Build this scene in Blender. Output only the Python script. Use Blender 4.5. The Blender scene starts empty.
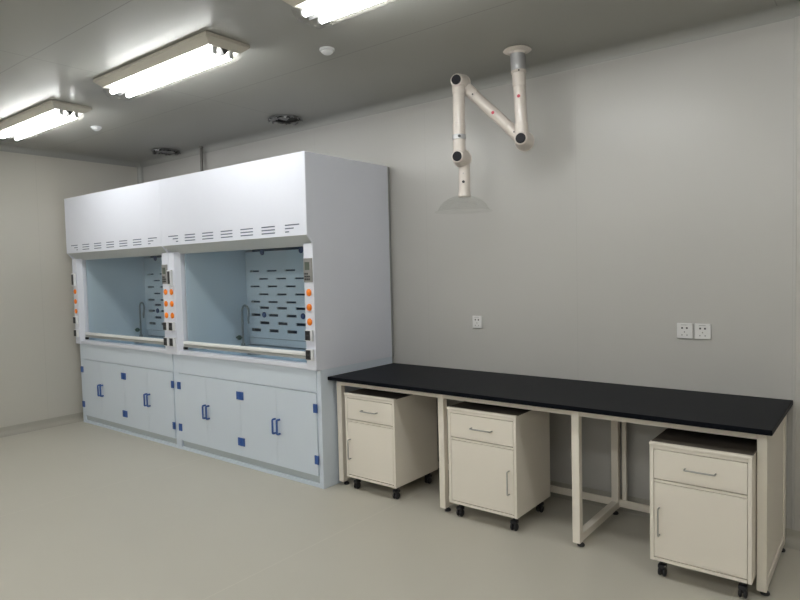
import bpy, bmesh, math, random
from mathutils import Vector, Matrix
PI = math.pi
C = bpy.context.scene.collection
scene = bpy.context.scene

# ------------------------------------------------------------------ camera
cam_d = bpy.data.cameras.new('camera'); cam = bpy.data.objects.new('camera', cam_d); C.objects.link(cam)
cam_d.sensor_width = 36.0; cam_d.sensor_fit = 'HORIZONTAL'; cam_d.lens = 621.602 / 800 * 36
yaw, pitch, roll = 0.668, -0.047, -0.024
fw = Vector((-math.sin(yaw) * math.cos(pitch), math.cos(yaw) * math.cos(pitch), math.sin(pitch)))
rt = fw.cross(Vector((0, 0, 1))).normalized(); up = rt.cross(fw)
r2 = rt * math.cos(roll) + up * math.sin(roll); u2 = -rt * math.sin(roll) + up * math.cos(roll)
m3 = Matrix((r2, u2, -fw)).transposed()
cam.matrix_world = Matrix.Translation((3.158, -3.913, 1.545)) @ m3.to_4x4()
cam_d.clip_start = 0.05
scene.camera = cam
# ------------------------------------------------------------------ world, exposure
w = bpy.data.worlds.new('world'); scene.world = w; w.use_nodes = True
w.node_tree.nodes['Background'].inputs[0].default_value = (0.05, 0.05, 0.05, 1)
w.node_tree.nodes['Background'].inputs[1].default_value = 0.1
scene.view_settings.view_transform = 'Standard'; scene.view_settings.look = 'None'
scene.view_settings.gamma = 1.0; scene.view_settings.use_curve_mapping = False
scene.view_settings.exposure = 0.0
TUBE_POWER = 44.0          # radiance of the fluorescent tubes

# ------------------------------------------------------------------ materials
def mat(name, col, rough=0.5, metal=0.0, spec=0.5, noise=0.0, nscale=8.0, bump=0.0, bscale=200.0, coat=0.0):
    m = bpy.data.materials.new(name); m.use_nodes = True
    nt = m.node_tree; b = nt.nodes['Principled BSDF']
    b.inputs['Base Color'].default_value = (*col, 1); b.inputs['Roughness'].default_value = rough
    b.inputs['Metallic'].default_value = metal; b.inputs['Specular IOR Level'].default_value = spec
    b.inputs['Coat Weight'].default_value = coat
    tc = nt.nodes.new('ShaderNodeTexCoord')
    if noise:
        n = nt.nodes.new('ShaderNodeTexNoise'); n.inputs['Scale'].default_value = nscale; n.inputs['Detail'].default_value = 4
        nt.links.new(tc.outputs['Object'], n.inputs['Vector'])
        r = nt.nodes.new('ShaderNodeMapRange'); r.inputs['To Min'].default_value = 1 - noise; r.inputs['To Max'].default_value = 1 + noise
        nt.links.new(n.outputs['Fac'], r.inputs['Value'])
        x = nt.nodes.new('ShaderNodeVectorMath'); x.operation = 'SCALE'; x.inputs[0].default_value = col
        nt.links.new(r.outputs['Result'], x.inputs['Scale']); nt.links.new(x.outputs['Vector'], b.inputs['Base Color'])
    if bump:
        n = nt.nodes.new('ShaderNodeTexNoise'); n.inputs['Scale'].default_value = bscale; n.inputs['Detail'].default_value = 3
        nt.links.new(tc.outputs['Object'], n.inputs['Vector'])
        bp = nt.nodes.new('ShaderNodeBump'); bp.inputs['Strength'].default_value = bump; bp.inputs['Distance'].default_value = 0.002
        nt.links.new(n.outputs['Fac'], bp.inputs['Height']); nt.links.new(bp.outputs['Normal'], b.inputs['Normal'])
    return m

def seam_lines(m, specs, strength=0.25, width=0.003):
    """Panel joints: thin darker lines at regular steps of a surface's own object coordinates.
    specs = [(axis, first, period)]"""
    nt = m.node_tree; b = nt.nodes['Principled BSDF']
    tc = nt.nodes.new('ShaderNodeTexCoord'); sp = nt.nodes.new('ShaderNodeSeparateXYZ')
    nt.links.new(tc.outputs['Object'], sp.inputs[0])
    acc = None
    for ax, first, per in specs:
        a = nt.nodes.new('ShaderNodeMath'); a.operation = 'ADD'; a.inputs[1].default_value = -first + per * 100.5
        nt.links.new(sp.outputs[ax], a.inputs[0])
        f = nt.nodes.new('ShaderNodeMath'); f.operation = 'MODULO'; f.inputs[1].default_value = per
        nt.links.new(a.outputs[0], f.inputs[0])
        c = nt.nodes.new('ShaderNodeMath'); c.operation = 'COMPARE'; c.inputs[1].default_value = per / 2; c.inputs[2].default_value = width / 2
        nt.links.new(f.outputs[0], c.inputs[0])
        if acc is None: acc = c
        else:
            mx = nt.nodes.new('ShaderNodeMath'); mx.operation = 'MAXIMUM'
            nt.links.new(acc.outputs[0], mx.inputs[0]); nt.links.new(c.outputs[0], mx.inputs[1]); acc = mx
    k = nt.nodes.new('ShaderNodeMath'); k.operation = 'MULTIPLY_ADD'; k.inputs[1].default_value = -strength; k.inputs[2].default_value = 1
    nt.links.new(acc.outputs[0], k.inputs[0])
    s = nt.nodes.new('ShaderNodeVectorMath'); s.operation = 'SCALE'
    if b.inputs['Base Color'].links:
        nt.links.new(b.inputs['Base Color'].links[0].from_socket, s.inputs[0])
    else: s.inputs[0].default_value = b.inputs['Base Color'].default_value[:3]
    nt.links.new(k.outputs[0], s.inputs['Scale']); nt.links.new(s.outputs['Vector'], b.inputs['Base Color'])

def thin_glass(name, tint, refl=1.0, rough=0.02, base=0.0):
    m = bpy.data.materials.new(name); m.use_nodes = True; nt = m.node_tree; nt.nodes.clear()
    o = nt.nodes.new('ShaderNodeOutputMaterial'); mx = nt.nodes.new('ShaderNodeMixShader')
    t = nt.nodes.new('ShaderNodeBsdfTransparent'); t.inputs[0].default_value = (*tint, 1)
    g = nt.nodes.new('ShaderNodeBsdfGlossy'); g.inputs['Roughness'].default_value = rough
    fr = nt.nodes.new('ShaderNodeLayerWeight'); fr.inputs['Blend'].default_value = 0.25
    k = nt.nodes.new('ShaderNodeMath'); k.operation = 'MULTIPLY_ADD'; k.inputs[1].default_value = refl; k.inputs[2].default_value = base
    nt.links.new(fr.outputs['Fresnel'], k.inputs[0]); nt.links.new(k.outputs[0], mx.inputs[0])
    nt.links.new(t.outputs[0], mx.inputs[1]); nt.links.new(g.outputs[0], mx.inputs[2]); nt.links.new(mx.outputs[0], o.inputs[0])
    return m

def emit(name, col, s):
    m = bpy.data.materials.new(name); m.use_nodes = True; nt = m.node_tree; nt.nodes.clear()
    o = nt.nodes.new('ShaderNodeOutputMaterial'); e = nt.nodes.new('ShaderNodeEmission')
    e.inputs[0].default_value = (*col, 1); e.inputs[1].default_value = s
    nt.links.new(e.outputs[0], o.inputs[0]); return m

M = {}
M['wall'] = mat('wall_panel', (0.475, 0.465, 0.445), 0.32, spec=0.5, noise=0.015, nscale=2)
seam_lines(M['wall'], [(0, 0.35, 1.2)], 0.09)
M['wall_side_lit'] = mat('wall_panel_side_lit', (0.55, 0.53, 0.48), 0.34, spec=0.5, noise=0.015, nscale=2)  # lighter than the back wall: glow of the near lamp put into the colour
seam_lines(M['wall_side_lit'], [(1, -2.35, 1.2)], 0.12)
M['ceiling'] = mat('ceiling_panel', (0.36, 0.36, 0.335), 0.30, spec=0.10, noise=0.01, nscale=2)
seam_lines(M['ceiling'], [(1, -1.04, 1.245), (0, -0.92, 3.6)], 0.30, 0.006)
M['floor'] = mat('vinyl_floor', (0.535, 0.51, 0.445), 0.42, spec=0.4, noise=0.03, nscale=1.5, bump=0.04, bscale=60)
seam_lines(M['floor'], [(0, 0.60, 2.0)], -0.10, 0.006)
M['skirt'] = mat('vinyl_cove', (0.42, 0.40, 0.35), 0.40, spec=0.4)
M['cove'] = mat('aluminium_cove', (0.34, 0.34, 0.32), 0.4)
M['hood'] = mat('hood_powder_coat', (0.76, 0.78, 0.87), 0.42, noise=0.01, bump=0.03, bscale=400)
M['base'] = mat('polypropylene_base', (0.68, 0.75, 0.84), 0.45, noise=0.01)
M['kick'] = mat('kick_board', (0.50, 0.55, 0.58), 0.5)
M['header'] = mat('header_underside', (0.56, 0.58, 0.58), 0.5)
M['liner'] = mat('hood_liner', (0.57, 0.69, 0.78), 0.35)
M['worktop_in'] = mat('liner_worktop', (0.46, 0.62, 0.78), 0.25)
M['slotdark'] = mat('plenum_dark', (0.035, 0.085, 0.17), 0.6)
M['ventdark'] = mat('vent_dark', (0.12, 0.15, 0.22), 0.6)
M['bluebolt'] = mat('blue_bolt', (0.04, 0.08, 0.22), 0.4)
M['blue'] = mat('blue_plastic', (0.035, 0.10, 0.33), 0.35)
M['orange'] = mat('orange_knob', (1.0, 0.25, 0.015), 0.35)
M['white'] = mat('white_plastic', (0.75, 0.76, 0.78), 0.35)
M['black'] = mat('black_plastic', (0.018, 0.018, 0.022), 0.35)
M['grille'] = mat('socket_dark', (0.05, 0.05, 0.055), 0.45)
M['panelgrey'] = mat('controller_grey', (0.25, 0.245, 0.24), 0.4)
M['lcd'] = mat('lcd_off', (0.10, 0.12, 0.10), 0.2)
M['railwhite'] = mat('sash_rail', (0.90, 0.90, 0.89), 0.3)
M['railgrey'] = mat('sash_rail_aluminium', (0.46, 0.47, 0.46), 0.3, metal=0.3)
M['glass'] = thin_glass('sash_glass', (0.985, 0.99, 0.99), 0.12)
M['dome'] = thin_glass('clear_acrylic', (0.985, 0.985, 0.98), 0.06, 0.010, 0.012)
M['cover'] = thin_glass('lamp_cover', (0.94, 0.94, 0.94), 0.15, 0.08)
M['green'] = mat('green_valve', (0.01, 0.08, 0.06), 0.35)
M['faucet'] = mat('faucet_grey', (0.20, 0.25, 0.27), 0.35)
M['cream'] = mat('cream_steel', (0.85, 0.79, 0.70), 0.38, noise=0.01, bump=0.02, bscale=300)
M['creamdark'] = mat('cream_gap_shade', (0.16, 0.14, 0.11), 0.6)  # dark tone for the shade in the gaps of the pedestal fronts
M['bench'] = mat('epoxy_resin_top', (0.005, 0.006, 0.009), 0.42, spec=0.05, noise=0.08, nscale=40, bump=0.03, bscale=250)
M['pedtop'] = mat('pedestal_top', (0.09, 0.075, 0.06), 0.5)
M['chrome'] = mat('brushed_steel', (0.45, 0.44, 0.42), 0.3, metal=0.9)
M['alu'] = mat('aluminium', (0.50, 0.50, 0.51), 0.38, metal=0.6)
M['arm'] = mat('arm_ivory', (0.66, 0.60, 0.55), 0.3, coat=0.2)
M['red'] = mat('red_mark', (0.45, 0.02, 0.05), 0.4)
M['lamptray'] = mat('lamp_tray', (0.60, 0.57, 0.50), 0.45)
M['cap'] = mat('joint_cap_black', (0.012, 0.012, 0.016), 0.5, spec=0.2)
M['reflector'] = mat('lamp_reflector', (0.12, 0.12, 0.12), 0.4)
M['tube'] = emit('fluorescent_tube', (0.985, 1.0, 0.98), TUBE_POWER)
M['foil'] = mat('duct_foil', (0.30, 0.30, 0.30), 0.4, metal=0.7)
M['duct'] = mat('conduit_grey', (0.16, 0.15, 0.14), 0.45)
M['void'] = mat('duct_inside', (0.01, 0.01, 0.01), 0.8)
M['outlet'] = mat('outlet_white', (0.74, 0.73, 0.72), 0.35)

# ------------------------------------------------------------------ helpers
def obj(name, bm, m, parent=None, smooth=False, loc=None):
    me = bpy.data.meshes.new(name); bmesh.ops.recalc_face_normals(bm, faces=bm.faces); bm.to_mesh(me); bm.free()
    ms = m if isinstance(m, (list, tuple)) else [m]
    for q in ms: me.materials.append(q)
    o = bpy.data.objects.new(name, me); C.objects.link(o)
    if parent: o.parent = parent
    if loc: o.location = loc
    if smooth:
        for f in me.polygons: f.use_smooth = True
        me.set_sharp_from_angle(angle=math.radians(38))
    return o
def thing(name, label, cat, loc=(0, 0, 0), rz=0, group=None):
    o = bpy.data.objects.new(name, None); C.objects.link(o); o.empty_display_size = 0.1
    o.location = loc; o.rotation_euler = (0, 0, rz); o['label'] = label; o['category'] = cat
    if group: o['group'] = group
    return o
def tag(o, label, cat, group=None):
    o['label'] = label; o['category'] = cat
    if group: o['group'] = group
    return o
def struct(name, bm, m, **k):
    o = obj(name, bm, m, **k); o['kind'] = 'structure'; return o
def copy_tree(o, parent=None):
    c = o.copy(); C.objects.link(c)
    if parent: c.parent = parent
    for ch in list(o.children): copy_tree(ch, c)
    return c
def BM(): return bmesh.new()
def merge(bm, tmp, mi=0):
    for f in tmp.faces: f.material_index = mi
    me = bpy.data.meshes.new('tmp'); tmp.to_mesh(me); tmp.free(); bm.from_mesh(me); bpy.data.meshes.remove(me)
def box(bm, x0, x1, y0, y1, z0, z1, bev=0.0, mi=0, seg=2):
    t = bmesh.new(); bmesh.ops.create_cube(t, size=1)
    for v in t.verts:
        v.co = Vector(((x0 + x1) / 2 + v.co.x * (x1 - x0), (y0 + y1) / 2 + v.co.y * (y1 - y0), (z0 + z1) / 2 + v.co.z * (z1 - z0)))
    if bev: bmesh.ops.bevel(t, geom=list(t.edges), offset=bev, segments=seg, affect='EDGES', profile=0.6)
    merge(bm, t, mi); return bm
def frame_of(a, b):
    d = (Vector(b) - Vector(a)).normalized()
    x = d.orthogonal().normalized(); y = d.cross(x); return d, x, y
def cyl(bm, a, b, r, r2=None, n=24, bev=0.0, mi=0, cap=True):
    """Round bar from a to b, ends eased by bev."""
    r2 = r if r2 is None else r2; a = Vector(a); b = Vector(b); d, x, y = frame_of(a, b); L = (b - a).length
    prof = [(0, r), (L, r2)]
    if bev: prof = [(0, r - bev), (bev, r), (L - bev, r2), (L, r2 - bev)]
    t = bmesh.new(); rings = []
    for h, q in prof:
        rings.append([t.verts.new(a + d * h + (x * math.cos(2 * PI * i / n) + y * math.sin(2 * PI * i / n)) * q) for i in range(n)])
    for p, q in zip(rings, rings[1:]):
        for i in range(n): t.faces.new((p[i], p[(i + 1) % n], q[(i + 1) % n], q[i]))
    if cap: t.faces.new(rings[0][::-1]); t.faces.new(rings[-1])
    merge(bm, t, mi); return bm
def lathe(bm, a, axis, prof, n=32, mi=0, closed=True):
    """prof = [(distance along axis, radius)] turned about the axis through a."""
    a = Vector(a); d = Vector(axis).normalized(); x = d.orthogonal().normalized(); y = d.cross(x)
    t = bmesh.new(); rings = []
    for h, q in prof:
        if q < 1e-6: rings.append([t.verts.new(a + d * h)])
        else: rings.append([t.verts.new(a + d * h + (x * math.cos(2 * PI * i / n) + y * math.sin(2 * PI * i / n)) * q) for i in range(n)])
    for p, q in zip(rings, rings[1:]):
        for i in range(n):
            j = (i + 1) % n
            if len(p) == 1 and len(q) > 1: t.faces.new((p[0], q[i], q[j]))
            elif len(q) == 1 and len(p) > 1: t.faces.new((p[i], p[j], q[0]))
            elif len(p) > 1: t.faces.new((p[i], p[j], q[j], q[i]))
    if closed:
        if len(rings[0]) > 1: t.faces.new(rings[0][::-1])
        if len(rings[-1]) > 1: t.faces.new(rings[-1])
    merge(bm, t, mi); return bm
def tube(bm, pts, r, n=12, mi=0):
    pts = [Vector(p) for p in pts]; t = bmesh.new(); rings = []; x = None
    for i, p in enumerate(pts):
        d = (pts[min(i + 1, len(pts) - 1)] - pts[max(i - 1, 0)]).normalized()
        x = d.orthogonal().normalized() if x is None else (x - d * x.dot(d)).normalized()
        y = d.cross(x)
        rings.append([t.verts.new(p + (x * math.cos(2 * PI * k / n) + y * math.sin(2 * PI * k / n)) * r) for k in range(n)])
    for p, q in zip(rings, rings[1:]):
        for k in range(n): t.faces.new((p[k], p[(k + 1) % n], q[(k + 1) % n], q[k]))
    t.faces.new(rings[0][::-1]); t.faces.new(rings[-1]); merge(bm, t, mi); return bm
def round_path(pts, r, k=5):
    """Polyline with its corners rounded to radius r."""
    pts = [Vector(p) for p in pts]; out = [pts[0]]
    for a, b, c in zip(pts, pts[1:], pts[2:]):
        u = (a - b).normalized(); v = (c - b).normalized(); p0 = b + u * r; p1 = b + v * r
        for i in range(k + 1):
            s = i / k; out.append(p0 * (1 - s) ** 2 + b * 2 * s * (1 - s) + p1 * s ** 2)
    out.append(pts[-1]); return out
def prism(bm, prof, axis, h0, h1, mi=0, bev=0.0):
    """prof = 2D outline; axis 'x': (y,z) swept along x; 'y': (x,z) along y; 'z': (x,y) along z."""
    f = {'x': lambda p, h: (h, p[0], p[1]), 'y': lambda p, h: (p[0], h, p[1]), 'z': lambda p, h: (p[0], p[1], h)}[axis]
    t = bmesh.new(); A = [t.verts.new(f(p, h0)) for p in prof]; B = [t.verts.new(f(p, h1)) for p in prof]; n = len(prof)
    for i in range(n): t.faces.new((A[i], A[(i + 1) % n], B[(i + 1) % n], B[i]))
    t.faces.new(A[::-1]); t.faces.new(B)
    if bev: bmesh.ops.bevel(t, geom=list(t.edges), offset=bev, segments=2, affect='EDGES', profile=0.6)
    merge(bm, t, mi); return bm
def perforated(bm, x0, x1, z0, z1, yf, yb, holes, mi=0):
    """Sheet standing in the xz plane, front face at yf and back face at yb, with rectangular holes really cut."""
    xs = sorted({x0, x1} | {round(v, 5) for h in holes for v in h[:2]}); zs = sorted({z0, z1} | {round(v, 5) for h in holes for v in h[2:]})
    hs = [tuple(round(v, 5) for v in h) for h in holes]
    t = bmesh.new(); V = {}
    def vt(i, j, y):
        if (i, j, y) not in V: V[(i, j, y)] = t.verts.new((xs[i], y, zs[j]))
        return V[(i, j, y)]
    solid = {}
    for i in range(len(xs) - 1):
        for j in range(len(zs) - 1):
            cx = (xs[i] + xs[i + 1]) / 2; cz = (zs[j] + zs[j + 1]) / 2
            solid[i, j] = not any(h[0] < cx < h[1] and h[2] < cz < h[3] for h in hs)
    for (i, j), s in solid.items():
        if not s: continue
        t.faces.new((vt(i, j, yf), vt(i + 1, j, yf), vt(i + 1, j + 1, yf), vt(i, j + 1, yf)))
        t.faces.new((vt(i, j, yb), vt(i, j + 1, yb), vt(i + 1, j + 1, yb), vt(i + 1, j, yb)))
        for di, dj, p, q in ((-1, 0, (i, j), (i, j + 1)), (1, 0, (i + 1, j), (i + 1, j + 1)), (0, -1, (i, j), (i + 1, j)), (0, 1, (i, j + 1), (i + 1, j + 1))):
            if not solid.get((i + di, j + dj), False):
                t.faces.new((vt(*p, yf), vt(*q, yf), vt(*q, yb), vt(*p, yb)))
    merge(bm, t, mi); return bm

# ------------------------------------------------------------------ room shell
XL, XR, YB, ZC = -3.747, 5.2, -8.6, 2.881
struct('floor', box(BM(), XL - .1, XR + .1, YB - .1, .1, -.08, 0), M['floor'])
struct('ceiling', box(BM(), XL - .1, XR + .1, YB - .1, .1, ZC, ZC + .08), M['ceiling'])
struct('wall_back', box(BM(), XL - .1, XR + .1, 0, .1, 0, ZC), M['wall'])
struct('wall_left', box(BM(), XL - .1, XL, YB, 0, 0, ZC), M['wall_side_lit'])
struct('wall_right', box(BM(), XR, XR + .1, YB, 0, 0, ZC), M['wall_side_lit'])
struct('wall_front', box(BM(), XL - .1, XR + .1, YB - .1, YB, 0, ZC), M['wall'])
# concave cove strips where wall meets ceiling and floor
def cove(name, kind, r, m, side, a0, a1, lip=0.004):
    n = 8; pts = []
    for i in range(n + 1):
        t = PI / 2 * i / n; pts.append((r - r * math.sin(t), r - r * math.cos(t)))   # from wall-top to ceiling, distances from wall / from plane
    prof = [(0, 0)] + pts
    bm = BM()
    def zz(q): return ZC - q if kind == 'c' else q
    if side == 'back': prism(bm, [(-p, zz(q)) for p, q in prof], 'x', a0, a1)
    else: prism(bm, [(XL + p, zz(q)) for p, q in prof], 'y', a0, a1)
    o = struct(name, bm, m, smooth=True); return o
cove('trim_1', 'c', 0.062, M['cove'], 'back', XL, XR)
cove('trim_2', 'c', 0.062, M['cove'], 'left', YB, 0)
def skirt(name, side, a0, a1):
    n = 6; r = 0.05
    pts = [(0, 0), (0, .088), (.005, .088), (.006, .06)] + [(.006 + r - r * math.cos(PI / 2 * i / n), .055 - r * math.sin(PI / 2 * i / n) - .0035) for i in range(n + 1)] + [(.058, 0)]
    bm = BM()
    if side == 'back': prism(bm, [(-p, q) for p, q in pts], 'x', a0, a1)
    else: prism(bm, [(XL + p, q) for p, q in pts], 'y', a0, a1)
    struct(name, bm, M['skirt'], smooth=True)
skirt('baseboard_back', 'back', XL, XR)
skirt('baseboard_left', 'left', YB, 0)
bm = BM(); prism(bm, [(XL, 0), (XL + .05, 0)] + [(XL + .05 - .05 * math.sin(PI / 2 * i / 6), -.05 + .05 * math.cos(PI / 2 * i / 6)) for i in range(7)], 'z', .09, ZC - .06)
struct('trim_3', bm, M['cove'], smooth=True)
# narrow aluminium joint post at the right end of the panelled wall, then a slightly prouder panel
struct('trim_4', box(BM(), 2.752, 2.766, -.010, .02, .088, ZC - .06, .002), M['wall'])
struct('trim_5', box(BM(), 2.7665, XR, -.010, .02, .088, ZC - .06), mat('side_panel', (0.50, 0.48, 0.45), 0.4))

# ------------------------------------------------------------------ ceiling lights
def make_light():
    t = thing('ceiling_light', '', 'ceiling light', (0, 0, ZC))
    L, W = 0.64, 0.150
    bm = BM()   # shallow tray with sloping rims
    prof = [(-W, -.048), (-W, -.040), (-.10, 0), (.10, 0), (W, -.040), (W, -.048)]
    ring = lambda s, z, e: [(-L + e, -s, z), (L - e, -s, z), (L - e, s, z), (-L + e, s, z)]
    tm = bmesh.new(); R = [[tm.verts.new(q) for q in ring(s, z, e)] for s, z, e in ((.146, -.001, .004), (W, -.003, 0), (W, -.020, 0), (.106, -.053, .04))]
    for p, q in zip(R, R[1:]):
        for i in range(4): tm.faces.new((p[i], p[(i + 1) % 4], q[(i + 1) % 4], q[i]))
    tm.faces.new(R[0]); tm.faces.new(R[-1]); merge(bm, tm)
    obj('housing', bm, M['lamptray'], t)
    bm = BM(); prism(bm, [(-.034, -.046), (.034, -.046), (0, -.088)], 'x', -.60, .60)
    obj('reflector', bm, M['reflector'], t)
    for s in (-1, 1):
        obj('fluorescent_tube', cyl(BM(), (-.570, s * .056, -.078), (.570, s * .056, -.078), .0155, n=16), M['tube'], t, smooth=True)
        for e in (-1, 1):
            bm = BM(); box(bm, e * .580 - .009, e * .580 + .009, s * .056 - .012, s * .056 + .012, -.090, -.046, .004)
            obj('lamp_holder', bm, M['white'], t)
    # clear cover: rounded trough closed at its ends
    prof = [(-.098, -.053)] + [(-.095 + .03 - .03 * math.cos(PI / 2 * i / 4), -.080 - .03 * math.sin(PI / 2 * i / 4)) for i in range(5)] + [(.065 + .03 * math.sin(PI / 2 * i / 4), -.110 + .03 - .03 * math.cos(PI / 2 * i / 4)) for i in range(5)] + [(.098, -.053)]
    tm = bmesh.new(); xs = [(-.625, 1), (.625, 1)]
    A = [tm.verts.new((-.625 + max(0, (-q - .047)) * .35, p, q)) for p, q in prof]; B = [tm.verts.new((.625 - max(0, (-q - .047)) * .35, p, q)) for p, q in prof]
    for i in range(len(prof) - 1): tm.faces.new((A[i], A[i + 1], B[i + 1], B[i]))
    tm.faces.new(A[::-1]); tm.faces.new(B)
    bm = BM(); merge(bm, tm); obj('cover', bm, M['cover'], t, smooth=True)
    return t
light0 = make_light()
lights = [((-2.395, -1.665), 'fluorescent ceiling light farthest left, nearest the left wall'),
          ((-0.425, -1.685), 'twin tube fluorescent ceiling light between the other two, seen whole'),
          ((1.485, -1.705), 'fluorescent ceiling light cut off by the top edge of the photo'),
          ((-2.335, -4.3), None), ((-0.425, -4.3), None), ((1.475, -4.3), None), ((3.4, -4.3), None), ((-2.335, -6.9), None), ((-0.425, -6.9), None), ((1.475, -6.9), None), ((3.4, -6.9), None), ((3.4, -1.61), None)]  # unlabelled ones are unseen and assumed; the farthest row is added for frontal light
behind = 'twin tube fluorescent ceiling light added in the unseen part of the room'
for i, ((x, y), lb) in enumerate(lights):
    o = light0 if i == 0 else copy_tree(light0)
    o.location = (x, y, ZC); o['label'] = lb or behind
    o['group'] = 'fluorescent ceiling lights in view' if lb else 'added fluorescent ceiling lights outside the view'

# ------------------------------------------------------------------ small ceiling devices
def detector(x, y, label):
    t = thing('smoke_detector', label, 'smoke detector', (x, y, ZC), group='white ceiling detectors')
    obj('base', lathe(BM(), (0, 0, 0), (0, 0, -1), [(0, .044), (.008, .046), (.012, .044)]), M['white'], t, smooth=True)
    obj('sensing_cap', lathe(BM(), (0, 0, -.014), (0, 0, -1), [(0, .036), (.008, .035), (.018, .022), (.021, .014), (.022, 0)]), M['white'], t, smooth=True)
detector(.500, -1.190, 'small white round detector on the ceiling between the middle light and the extraction arm')
detector(-2.371, -1.184, 'small white round detector on the ceiling beside the far left light')
def duct_stub(x, y, label, seed, r=.14):
    random.seed(seed)
    t = thing('duct_opening', label, 'duct opening', (x, y, ZC), group='ragged duct openings in the ceiling')
    obj('opening', lathe(BM(), (0, 0, -.0005), (0, 0, -1), [(0, r - .01), (.003, r - .01)]), M['void'], t)
    bm = bmesh.new(); n = 64; rings = []
    for k in range(4):
        ring = []
        for i in range(n):
            a = 2 * PI * i / n; z = -.002 - k * .005
            rr = r + (.007 if k % 2 else -.004) + random.uniform(-.004, .004)
            if k == 3: z += random.uniform(-.016, .014); rr += random.uniform(-.022, .008)
            ring.append(bm.verts.new((rr * math.cos(a), rr * math.sin(a), z)))
        rings.append(ring)
    for p, q in zip(rings, rings[1:]):
        for i in range(n): bm.faces.new((p[i], p[(i + 1) % n], q[(i + 1) % n], q[i]))
    o = obj('foil_collar', bm, M['foil'], t); sm = o.modifiers.new('thickness', 'SOLIDIFY'); sm.thickness = .0015
    for k in range(9):
        bm = BM(); a = random.uniform(0, 2 * PI); q = r * random.uniform(.3, .85); c = Vector((q * math.cos(a), q * math.sin(a), -.018))
        tt = Vector((-math.sin(a), math.cos(a), 0)); nn = Vector((math.cos(a), math.sin(a), 0))
        prof = [c + tt * .05 + nn * .01, c + tt * .015 - nn * .03 + Vector((0, 0, -.014)), c - tt * .045 + nn * .005, c + nn * .03]
        vs = [bm.verts.new(v) for v in prof]; bm.faces.new(vs)
        vs2 = [bm.verts.new(v + Vector((0, 0, .0015))) for v in prof]; bm.faces.new(vs2[::-1])
        for i in range(4): bm.faces.new((vs[i], vs[(i + 1) % 4], vs2[(i + 1) % 4], vs2[i]))
        obj('torn_foil', bm, M['foil'], t)
    return t
duct_stub(-.950, -.240, 'round ragged silver duct opening in the ceiling above the right fume hood', 3)
duct_stub(-2.908, -.185, 'round ragged silver duct opening in the ceiling above the left fume hood', 9)

# thin conduit rising from the hood roofs to the ceiling
bm = BM(); cyl(bm, (-2.47, -.05, 2.385), (-2.47, -.05, ZC), .015)
cyl(bm, (-2.47, -.05, 2.385), (-2.47, -.05, 2.40), .024); cyl(bm, (-2.47, -.05, ZC - .012), (-2.47, -.05, ZC), .024)
tag(obj('conduit', bm, M['duct'], smooth=True), 'thin grey vertical conduit rising from the hood top to the ceiling', 'conduit')

# ------------------------------------------------------------------ fume hoods
W2 = 0.91175; ZB = 0.854
def make_base():
    t = thing('base_cabinet', '', 'cabinet', (0, 0, 0)); yf = -.838
    bm = BM()
    for s in (-1, 1):
        box(bm, *sorted((s * W2, s * (W2 - .040))), yf, -.03, 0, ZB, .0007)
    box(bm, -W2 + .04, W2 - .04, -.827, -.03, .088, .70)          # carcase block set behind the doors
    box(bm, -W2 + .04, W2 - .04, -.846, -.06, .692, ZB, .0012)    # apron panel
    obj('carcass', bm, M['base'], t)
    bm = BM(); prism(bm, [(-.826, .0875), (-.815, .020), (-.76, .020), (-.76, .0875)], 'x', -W2 + .041, W2 - .041)
    obj('kick_board', bm, M['kick'], t)
    obj('bottom_rail', box(BM(), -W2 + .041, W2 - .041, -.836, -.76, 0, .0265, .002), M['base'], t)
    DT = .686; doors = [(-.867, -.459, 'L'), (-.459, -.001, 'R'), (-.001, .435, 'L'), (.435, .867, 'R')]
    for x0, x1, hinge in doors:
        d = obj('door', box(BM(), x0 + .0006, x1 - .0006, -.846, -.828, .088, DT, .0012), M['base'], t)
        hx = x0 + .002 if hinge == 'L' else x1 - .042
        if x0 == -.867: hx = x0 - .012
        if x1 == .867: hx = x1 - .028
        for z in (.205, .578):
            bm = BM(); box(bm, hx, hx + .040, -.853, -.846, z - .032, z + .032, .0015)
            cyl(bm, (hx + (.003 if hinge == 'L' else .037), -.853, z - .030), (hx + (.003 if hinge == 'L' else .037), -.853, z + .030), .0045, n=10)
            obj('hinge', bm, M['blue'], d)
        px = x1 - .018 if hinge == 'L' else x0 + .031
        k = 1 if hinge == 'L' else -1
        bm = BM(); pts = round_path([(px, -.845, .338), (px, -.876, .338), (px, -.876, .446), (px, -.845, .446)], .010)
        tube(bm, pts, .0078, 10)
        obj('handle', bm, M['blue'], d, smooth=True)
    return t
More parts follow.
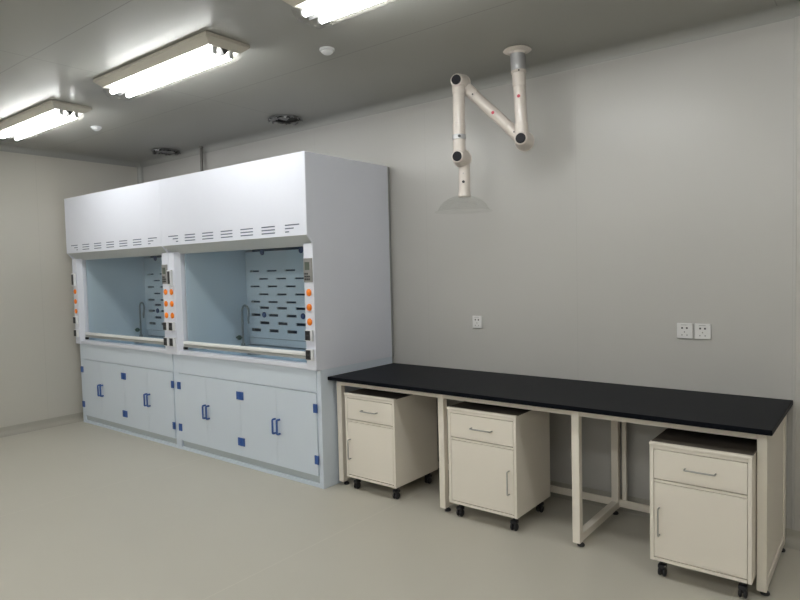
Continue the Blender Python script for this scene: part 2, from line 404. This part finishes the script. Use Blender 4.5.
def make_hood():
    t = thing('fume_hood', '', 'fume hood', (0, 0, 0)); z0 = ZB + .001
    OX = .787    # half opening
    # outer side panels
    for s in (-1, 1):
        prof = [(-.030, z0), (-.877, z0), (-.877, 1.757), (-.925, 1.809), (-.925, 2.379), (-.030, 2.379)]
        bm = BM(); prism(bm, prof, 'x', *sorted((s * W2, s * (W2 - .012))), bev=.0015)
        obj('side_panel', bm, M['hood'], t)
    obj('top_panel', box(BM(), -W2 + .013, W2 - .013, -.92, -.03, 2.365, 2.379), M['hood'], t)
    obj('back_panel', box(BM(), -W2, W2, -.029, -.012, z0, 2.375), mat('hood_back', (0.30, 0.31, 0.31), 0.5) if 'hood_back' not in bpy.data.materials else bpy.data.materials['hood_back'], t)
    # front fascia with vent slots really cut through
    holes = []; zs = (1.886, 1.8625, 1.839); h = .0042; bx = W2 - .912
    first = [-.809 + .2475 * k for k in range(7)]; w = .152
    for k, x in enumerate(first):
        for j, z in enumerate(zs):
            if k == 0: a, b = x + w * (0, .45, .75)[j], x + w
            elif k == 6: a, b = x + .01, x + .01 + w * (1, .62, .30)[j]
            else: a, b = x, x + w
            holes.append((a, b, z - h, z + h))
    bm = perforated(BM(), -W2 + .0012, W2 - .0012, 1.809, 2.381, -.928, -.9255, holes)
    obj('fascia', bm, M['hood'], t)
    obj('fascia_backing', box(BM(), -W2 + .02, W2 - .02, -.9235, -.918, 1.815, 1.91), M['ventdark'], t)
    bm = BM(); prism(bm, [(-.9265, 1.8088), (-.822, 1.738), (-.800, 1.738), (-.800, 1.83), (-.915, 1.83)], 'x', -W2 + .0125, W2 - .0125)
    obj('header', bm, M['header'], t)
    # pillars either side of the opening, inner face splayed
    for s in (-1, 1):
        prof = [(s * (W2 - .013), -.8768), (s * (W2 - .095), -.8768), (s * (OX + .006), -.838), (s * OX, -.832), (s * OX, -.780), (s * (W2 - .013), -.780)]
        bm = BM(); prism(bm, prof, 'z', .856, 1.752, bev=.0015)
        p = obj('pillar', bm, M['hood'], t)
        cx = s * (W2 - .048) if s > 0 else s * (W2 - .044)
        for z in (1.407, 1.303, 1.200):
            bm = lathe(BM(), (cx, -.8765, z), (0, -1, 0), [(0, .021), (.004, .024), (.009, .023), (.013, .017), (.016, .008), (.0165, 0)], n=24)
            for v in bm.verts: v.co.z = z + (v.co.z - z) * 1.08
            obj('valve_knob', bm, M['orange'], p, smooth=True)
        for z in (1.105, .968):
            q = obj('power_socket', box(BM(), cx - .036, cx + .032, -.897, -.8765, z - .040, z + .038, .003), M['white'], p)
            bm = BM(); box(bm, cx - .033, cx + .015, -.9005, -.896, z - .034, z + .033, .002)
            obj('socket_insert', bm, M['grille'], q)
            bm = BM(); box(bm, cx - .027, cx + .007, -.9025, -.9003, z + .004, z + .028, .001); box(bm, cx - .027, cx + .007, -.9025, -.9003, z - .028, z - .004, .001)
            obj('socket_cover', bm, M['black'], q)
        if s > 0:
            q = obj('control_panel', box(BM(), W2 - .093, W2 - .008, -.884, -.8765, 1.480, 1.648, .002), M['panelgrey'], p)
            obj('display', box(BM(), W2 - .079, W2 - .033, -.8855, -.8835, 1.566, 1.622, .001), M['lcd'], q)
            for r in range(3):
                for c in range(3):
                    if r == 0 and c == 2: continue
                    x = W2 - .082 + c * .019; z = 1.545 - r * .019
                    obj('button', box(BM(), x, x + .013, -.887, -.8835, z - .012, z, .001), M['black'], q)
        else:
            q = obj('switch_unit', box(BM(), -W2 + .010, -W2 + .072, -.900, -.8765, 1.462, 1.600, .005), M['white'], p)
            obj('switch_window', box(BM(), -W2 + .022, -W2 + .056, -.903, -.899, 1.478, 1.588, .002), M['black'], q)
            for k in range(3):
                obj('switch_button', box(BM(), -W2 + .027, -W2 + .051, -.905, -.902, 1.486 + k * .034, 1.504 + k * .034, .001), M['grille'], q)
    # interior liner
    for s in (-1, 1): obj('liner_side', box(BM(), *sorted((s * .757, s * .771)), -.800, -.06, .862, 1.86), M['liner'], t)
    obj('liner_top', box(BM(), -.757, .757, -.795, -.06, 1.846, 1.86), M['liner'], t)
    obj('liner_back', box(BM(), -.757, .757, -.075, -.06, .862, 1.846), M['slotdark'], t)
    rows = [(1.573, 0, .0062), (1.500, 1, .0062), (1.430, 0, .0066), (1.357, 1, .007), (1.286, 0, .008), (1.231, 1, .010), (1.163, 0, .011), (1.090, 1, .012), (1.020, 0, .013)]
    holes = []
    for z, odd, hh in rows:
        xs = [-.692 + .248 * k for k in range(6)] if not odd else [-.568 + .248 * k for k in range(5)]
        for x in xs: holes.append((x, x + .130, z - hh - .001, z + hh + .001))
    b = obj('baffle', perforated(BM(), -.755, .755, .947, 1.754, -.160, -.150, holes), M['liner'], t)
    for x, z in ((-.503, 1.166), (.022, 1.166), (.545, 1.166), (-.503, 1.745), (.022, 1.745), (.545, 1.745)):
        obj('bolt', lathe(BM(), (x, -.160, z), (0, -1, 0), [(0, .026), (.008, .026), (.014, .020), (.016, 0)], n=20), M['bluebolt'], b, smooth=True)
    obj('lower_baffle', box(BM(), -.755, .755, -.145, -.135, .880, .940), M['liner'], t)
    # worktop with raised front lip
    wt = obj('worktop', box(BM(), -.757, .757, -.80, -.077, .862, .872), M['worktop_in'], t)
    obj('front_lip', box(BM(), -W2 + .096, W2 - .096, -.868, -.80, .858, .893, .006, seg=3), M['hood'], t)
    # cup sink
    c = (-.12, -.60); bm = BM()
    lathe(bm, (c[0], c[1], .872), (0, 0, 1), [(0, .080), (.006, .080), (.008, .074), (.004, .066)], closed=False)
    for v in bm.verts: v.co.y = c[1] + (v.co.y - c[1]) * .55
    sk = obj('cup_sink', bm, M['faucet'], t, smooth=True)
    bm = BM(); lathe(bm, (c[0], c[1], .8725), (0, 0, 1), [(0, .068), (.001, .068)])
    for v in bm.verts: v.co.y = c[1] + (v.co.y - c[1]) * .55
    obj('drain', bm, M['slotdark'], sk)
    # goose neck faucet on the worktop by the left liner wall
    fx, fy = -.700, -.262; bm = BM()
    pts = [(fx, fy, .872), (fx, fy, 1.18)] + [(fx + .058 - .058 * math.cos(PI * i / 12 * 1.06), fy - .004 * i / 3, 1.19 + .068 * math.sin(PI * i / 12 * 1.06)) for i in range(13)] + [(fx + .125, fy - .03, 1.12)]
    tube(bm, pts, .010, 10); cyl(bm, (fx, fy, .872), (fx, fy, .90), .018)
    cyl(bm, (fx + .125, fy - .03, 1.125), (fx + .127, fy - .03, 1.09), .0095, .007, n=12)
    fa = obj('faucet', bm, M['faucet'], t, smooth=True)
    bm = BM(); cyl(bm, (-.757, fy - .03, .955), (fx - .018, fy - .03, .955), .008, n=12); lathe(bm, (fx - .030, fy - .03, .955), (1, 0, 0), [(0, .012), (.006, .022), (.022, .022), (.028, .015)], n=16)
    box(bm, fx - .012, fx + .004, fy - .060, fy, .949, .961, .003)
    obj('gas_valve', bm, M['green'], t, smooth=True)
    # sliding sash: pane and its handle rail
    sa = obj('sash_glass', box(BM(), -OX + .004, OX - .004, -.806, -.802, .960, 1.735), M['glass'], t)
    bm = BM(); box(bm, -OX + .001, OX - .001, -.842, -.800, .949, .975, .008, seg=3); obj('sash_handle', bm, M['railwhite'], sa, smooth=True)
    bm = BM(); box(bm, -OX + .002, OX - .002, -.832, -.800, .936, .9485, .003); box(bm, -OX + .002, OX - .002, -.838, -.802, .924, .9355, .004)
    obj('sash_rail', bm, M['railgrey'], sa)
    obj('sash_stop', box(BM(), -OX + .001, -OX + .020, -.838, -.806, .902, .9235, .001), M['black'], sa)
    return t
base_r = make_base(); base_r.location = (-W2, 0, 0); base_r['label'] = 'white base cabinet with four blue-handled doors, the right one beside the black-topped bench'
base_r['group'] = 'base cabinets under the fume hoods'
base_l = copy_tree(base_r); base_l.location = (-3 * W2, 0, 0); base_l['label'] = 'white base cabinet with four blue-handled doors, the left one beside the left wall'
hood_r = make_hood(); hood_r.location = (-W2, 0, 0); hood_r['label'] = 'pale fume hood on the right, its plain side panel facing the bench'; hood_r['group'] = 'fume hoods standing side by side'
hood_l = copy_tree(hood_r); hood_l.location = (-3 * W2, 0, 0); hood_l['label'] = 'pale fume hood on the left, next to the left wall'

# ------------------------------------------------------------------ laboratory bench
B = thing('lab_bench', 'long cream steel laboratory bench with a black resin top along the wall', 'bench', (0, 0, 0))
obj('benchtop', box(BM(), 0.001, 2.757, -.773, -.012, .7745, .80, .005, seg=3), M['bench'], B)
bm = BM()
box(bm, .035, 2.725, -.706, -.668, .735, .774, .0015); box(bm, .035, 2.725, -.098, -.060, .735, .774, .0015)
obj('top_rail', bm, M['cream'], B)
bm = BM(); box(bm, .06, 2.70, -.083, -.073, .038, .083, .0015)
obj('lower_rail', bm, M['cream'], B)
LEGX = [(.026, .070), (.914, .956), (1.799, 1.842), (2.688, 2.729)]
for k, (a, b) in enumerate(LEGX):
    obj('leg', box(BM(), a, b, -.708, -.666, .028, .7745, .0025), M['cream'], B)
    obj('leg', box(BM(), a, b, -.098, -.056, .028, .7745, .0025), M['cream'], B)
    obj('side_stretcher', box(BM(), a + .001, b - .001, -.668, -.097, .030, .072, .0025), M['cream'], B)
    obj('top_stretcher', box(BM(), a + .001, b - .001, -.668, -.097, .734, .774, .0015), M['cream'], B)
    for y in (-.662, -.115):
        bm = BM(); cyl(bm, (b - .013, y, .012), (b - .013, y, .030), .006, n=10)
        lathe(bm, (b - .013, y, 0), (0, 0, 1), [(0, .019), (.006, .021), (.013, .018), (.018, .010)], n=18)
        obj('levelling_foot', bm, M['black'], B, smooth=True)
    if 0 < k < 3:
        obj('back_upright', box(BM(), b + .016, b + .042, -.072, -.050, .060, .774, .0015), M['cream'], B)
obj('end_panel', box(BM(), 2.694, 2.722, -.668, -.097, .070, .736, .001), M['cream'], B)
obj('end_upright', box(BM(), 2.694, 2.727, -.055, -.012, .095, .774, .002), M['cream'], B)

# ------------------------------------------------------------------ mobile pedestals
def make_pedestal(side):
    """Origin on the floor below the middle of the front. side = which side the door pull is on."""
    t = thing('mobile_pedestal', '', 'cabinet'); w = .227; dp = .45; z0, z1 = .094, .692
    if side: pass
    bm = BM()
    box(bm, -w, -w + .019, 0, dp, z0, z1 - .004, .002); box(bm, w - .017, w, 0, dp, z0, z1 - .004, .002)
    box(bm, -w + .020, w - .020, .001, dp, z0, z0 + .016, .0015)
    box(bm, -w + .020, w - .020, .002, .03, .494, .506, .0015)
    box(bm, -w + .020, w - .020, dp - .012, dp, z0 + .016, z1 - .01)
    box(bm, -w + .020, w - .020, .022, dp - .012, z0 + .016, z0 + .024)
    obj('carcass', bm, M['cream'], t)
    bm = BM(); box(bm, -w - .0015, w + .0015, -.005, .022, z1 - .014, z1, .003, seg=2); box(bm, -w + .019, w - .017, .0, .02, .660, z1 - .015, .001)
    obj('top_rim', bm, M['cream'], t, smooth=True)
    obj('top', box(BM(), -w, w, .022, dp, z1 - .004, z1 - .001, .001), M['pedtop'], t)
    obj('gap_shade_sheet', box(BM(), -w + .021, w - .021, .024, .030, z0 + .02, .670), M['creamdark'], t)  # dark sheet behind drawer and door, standing in for shade in their gaps
    d = obj('drawer', box(BM(), -w + .021, w - .019, .001, .021, .511, .656, .002), M['cream'], t)
    bm = BM(); tube(bm, round_path([(-.060, .001, .583), (-.060, -.026, .583), (.076, -.026, .583), (.076, .001, .583)], .008), .0042, 10)
    obj('handle', bm, M['chrome'], d, smooth=True)
    g = obj('door', box(BM(), -w + .021, w - .019, .001, .021, .115, .491, .002), M['cream'], t)
    hx = side * (w - .046)
    bm = BM(); tube(bm, round_path([(hx, .001, .230), (hx, -.026, .230), (hx, -.026, .366), (hx, .001, .366)], .008), .0042, 10)
    obj('handle', bm, M['chrome'], g, smooth=True)
    for i, (x, y) in enumerate(((-w + .045, .05), (w - .045, .05), (-w + .045, dp - .05), (w - .045, dp - .05))):
        yy = y + (.010 if i < 2 else 0)
        bm = BM(); box(bm, x - .024, x + .024, yy - .024, yy + .024, .086, .094, .003); cyl(bm, (x, yy, .055), (x, yy, .088), .013, n=14)
        box(bm, x - .019, x + .019, yy - .026, yy + .014, .042, .062, .006); box(bm, x - .003, x + .003, yy - .016, yy + .010, .022, .044, .001)
        c = obj('caster', bm, M['black'], t, smooth=True)
        for s in (-1, 1):
            bm = BM(); cyl(bm, (x + s * .0045, yy - .008, .0225), (x + s * .018, yy - .008, .0225), .0225, n=22, bev=.004)
            cyl(bm, (x + s * .018, yy - .008, .0225), (x + s * .020, yy - .008, .0225), .009, n=14)
            obj('wheel', bm, M['black'], c, smooth=True)
    return t
p0 = make_pedestal(-1); p0.location = (.363, -.745, 0); p0['group'] = 'mobile pedestals under the bench'
p0['label'] = 'cream mobile pedestal under the bench end beside the fume hood'
p2 = copy_tree(p0); p2.location = (2.462, -.804, 0); p2['label'] = 'cream mobile pedestal at the right end of the bench, pull on its left'
p1 = make_pedestal(1); p1.location = (1.246, -.744, 0); p1['group'] = 'mobile pedestals under the bench'
p1['label'] = 'cream mobile pedestal between the others, its door pull on the right side'
p0.scale = (.985, 1.09, 1.004); p1.scale = (1.035, 1, 1.006); p2.scale = (.976, 1, .982)

# ------------------------------------------------------------------ extraction arm
A = thing('extraction_arm', 'ivory jointed extraction arm hanging from the ceiling with a clear dome hood', 'extraction arm', (1.368, -.470, ZC))
O = Vector((1.368, -.470, ZC))
def L(p): return Vector(p) - O
AX = Vector((.243, -.970, 0)).normalized()      # the joints' common axis, front end first
F1 = Vector((1.362, -.425, 0))                   # hanging line of the ceiling column
JB = Vector((1.373, -.398, 2.333)); JA = Vector((.981, -.497, 2.743)); JC = Vector((.978, -.498, 2.263))
S = AX * -.062                                   # the tubes behind sit this far back
def col(z): return Vector((1.352, -.403, 0)).lerp(Vector((1.373, -.398, 0)), (2.85 - z) / .5) + Vector((0, 0, z))
fl = col(ZC)
obj('ceiling_flange', lathe(BM(), L(fl), (0, 0, -1), [(0, .030), (.001, .080), (.008, .086), (.012, .080), (.018, .054), (.030, .050)]), M['arm'], A, smooth=True)
obj('collar', cyl(BM(), L(col(2.862)), L(col(2.742)), .045, bev=.002, n=32), M['alu'], A, smooth=True)
def pipe(name, a, b, r, ends=True):
    a = L(a); b = L(b); d, x, y = frame_of(a, b); Ln = (b - a).length
    prof = [(0, r + .003), (Ln * .22, r + .003), (Ln * .222, r), (Ln * .76, r), (Ln * .765, r + .003), (Ln, r + .003)] if ends else [(0, r), (Ln, r)]
    return obj(name, lathe(BM(), a, d, prof, n=28), M['arm'], A, smooth=True)
up1 = pipe('tube', col(2.748), JB, .038)
rg = obj('tube_ring', cyl(BM(), L(col(2.752)), L(col(2.736)), .047, bev=.002, n=28), M['arm'], A, smooth=True)
diag = pipe('tube', JA + S, JB + S, .036)
up3 = pipe('tube', JA, JC + Vector((0, 0, .13)), .038)
dn = pipe('tube', JC + Vector((0, 0, .125)), JC, .040, False)
ring = obj('clamp_ring', cyl(BM(), L(JC + Vector((0, 0, .112))), L(JC + Vector((0, 0, .142))), .044, bev=.002, n=28), M['alu'], A, smooth=True)
side = Vector((0, 0, 1)).cross(AX)
def stud(par, p, m, r, name, d=AX, h=.006): obj(name, cyl(BM(), L(p), L(p + d * h), r, n=14), M[m], par)
stud(ring, JC + Vector((0, 0, .127)) + AX * .038 - side * -.016, 'black', .009, 'clamp_screw', h=.010)
for J in (JB, JA, JC):
    f = L(J)
    bm = lathe(BM(), f + AX * .045, -AX, [(0, .035), (.003, .039), (.012, .042), (.080, .056), (.104, .058), (.105, .062), (.113, .062), (.117, .056)], n=40)
    j = obj('joint', bm, M['arm'], A, smooth=True)
    obj('joint_cap', lathe(BM(), f + AX * .0445, AX, [(0, .031), (.004, .031), (.007, .028), (.0075, 0)], n=28), M['cap'], j, smooth=True)
NZ = JC + S * 1.1 + Vector((0, 0, 0)); NE = Vector((.966, -.428, 2.018)); NZ = Vector((.972, -.430, 2.262))
noz = pipe('tube', NZ, NZ.lerp(NE, .42), .036, False)
bm = lathe(BM(), L(NZ.lerp(NE, .38)), NE - NZ, [(0, .038), (.006, .0385), (.110, .038), (.138, .041), (.149, .045), (.153, .043)], n=28)
nz = obj('nozzle', bm, M['arm'], A, smooth=True)
stud(nz, NZ.lerp(NE, .62) + AX * .036 - side * -.006, 'black', .009, 'nozzle_screw')
stud(nz, NZ.lerp(NE, .40) + AX * .037 - side * -.006, 'chrome', .004, 'rivet', h=.004)
bm = bmesh.new(); c = L(Vector((.958, -.430, 2.020)))
prof = [(0, .040), (.004, .068), (.014, .096), (.034, .128), (.058, .150), (.080, .162), (.092, .171), (.098, .190)]
lathe(bm, c, (0, 0, -1), prof, n=48, closed=False)
dm = obj('dome_hood', bm, M['dome'], A, smooth=True); sd = dm.modifiers.new('thickness', 'SOLIDIFY'); sd.thickness = .003
# red marks and small screws on the tubes
stud(up1, col(2.590) + AX * .033, 'red', .010, 'mark'); stud(rg, col(2.742) + AX * .043 + side * .012, 'black', .005, 'screw')
D0, D1 = JA + S, JB + S
stud(diag, D0.lerp(D1, .53) + AX * .033, 'red', .010, 'mark')
stud(diag, D0.lerp(D1, .21) + AX * .036, 'black', .005, 'screw'); stud(diag, D0.lerp(D1, .86) + AX * .036, 'black', .005, 'screw')

# ------------------------------------------------------------------ wall outlets
def outlet(x, z, label, w=.086, h=.090):
    t = thing('wall_outlet', label, 'outlet', (x, 0, z), group='white outlets on the back wall')
    obj('face_plate', box(BM(), -w / 2, w / 2, -.012, 0, -h / 2, h / 2, .004, seg=3), M['outlet'], t)
    bm = BM()
    for s in (-1, 1): box(bm, s * .013 - .005, s * .013 + .005, -.0128, -.0118, .012, .022)
    obj('socket_holes', bm, M['grille'], t)
    bm = BM(); box(bm, -.003, .003, -.0128, -.0118, -.010, -.003)
    for s in (-1, 1): box(bm, s * .014 - .003, s * .014 + .003, -.0128, -.0118, -.028, -.021)
    box(bm, -.020, .016, -.0126, -.0118, .034, .036)
    obj('earth_holes', bm, M['panelgrey'], t)
outlet(.791, 1.157, 'small white wall outlet alone, nearer the fume hood', .078, .092)
outlet(2.210, 1.151, 'white wall outlet, the left one of the adjoining pair')
outlet(2.308, 1.151, 'white wall outlet, the right one of the adjoining pair')
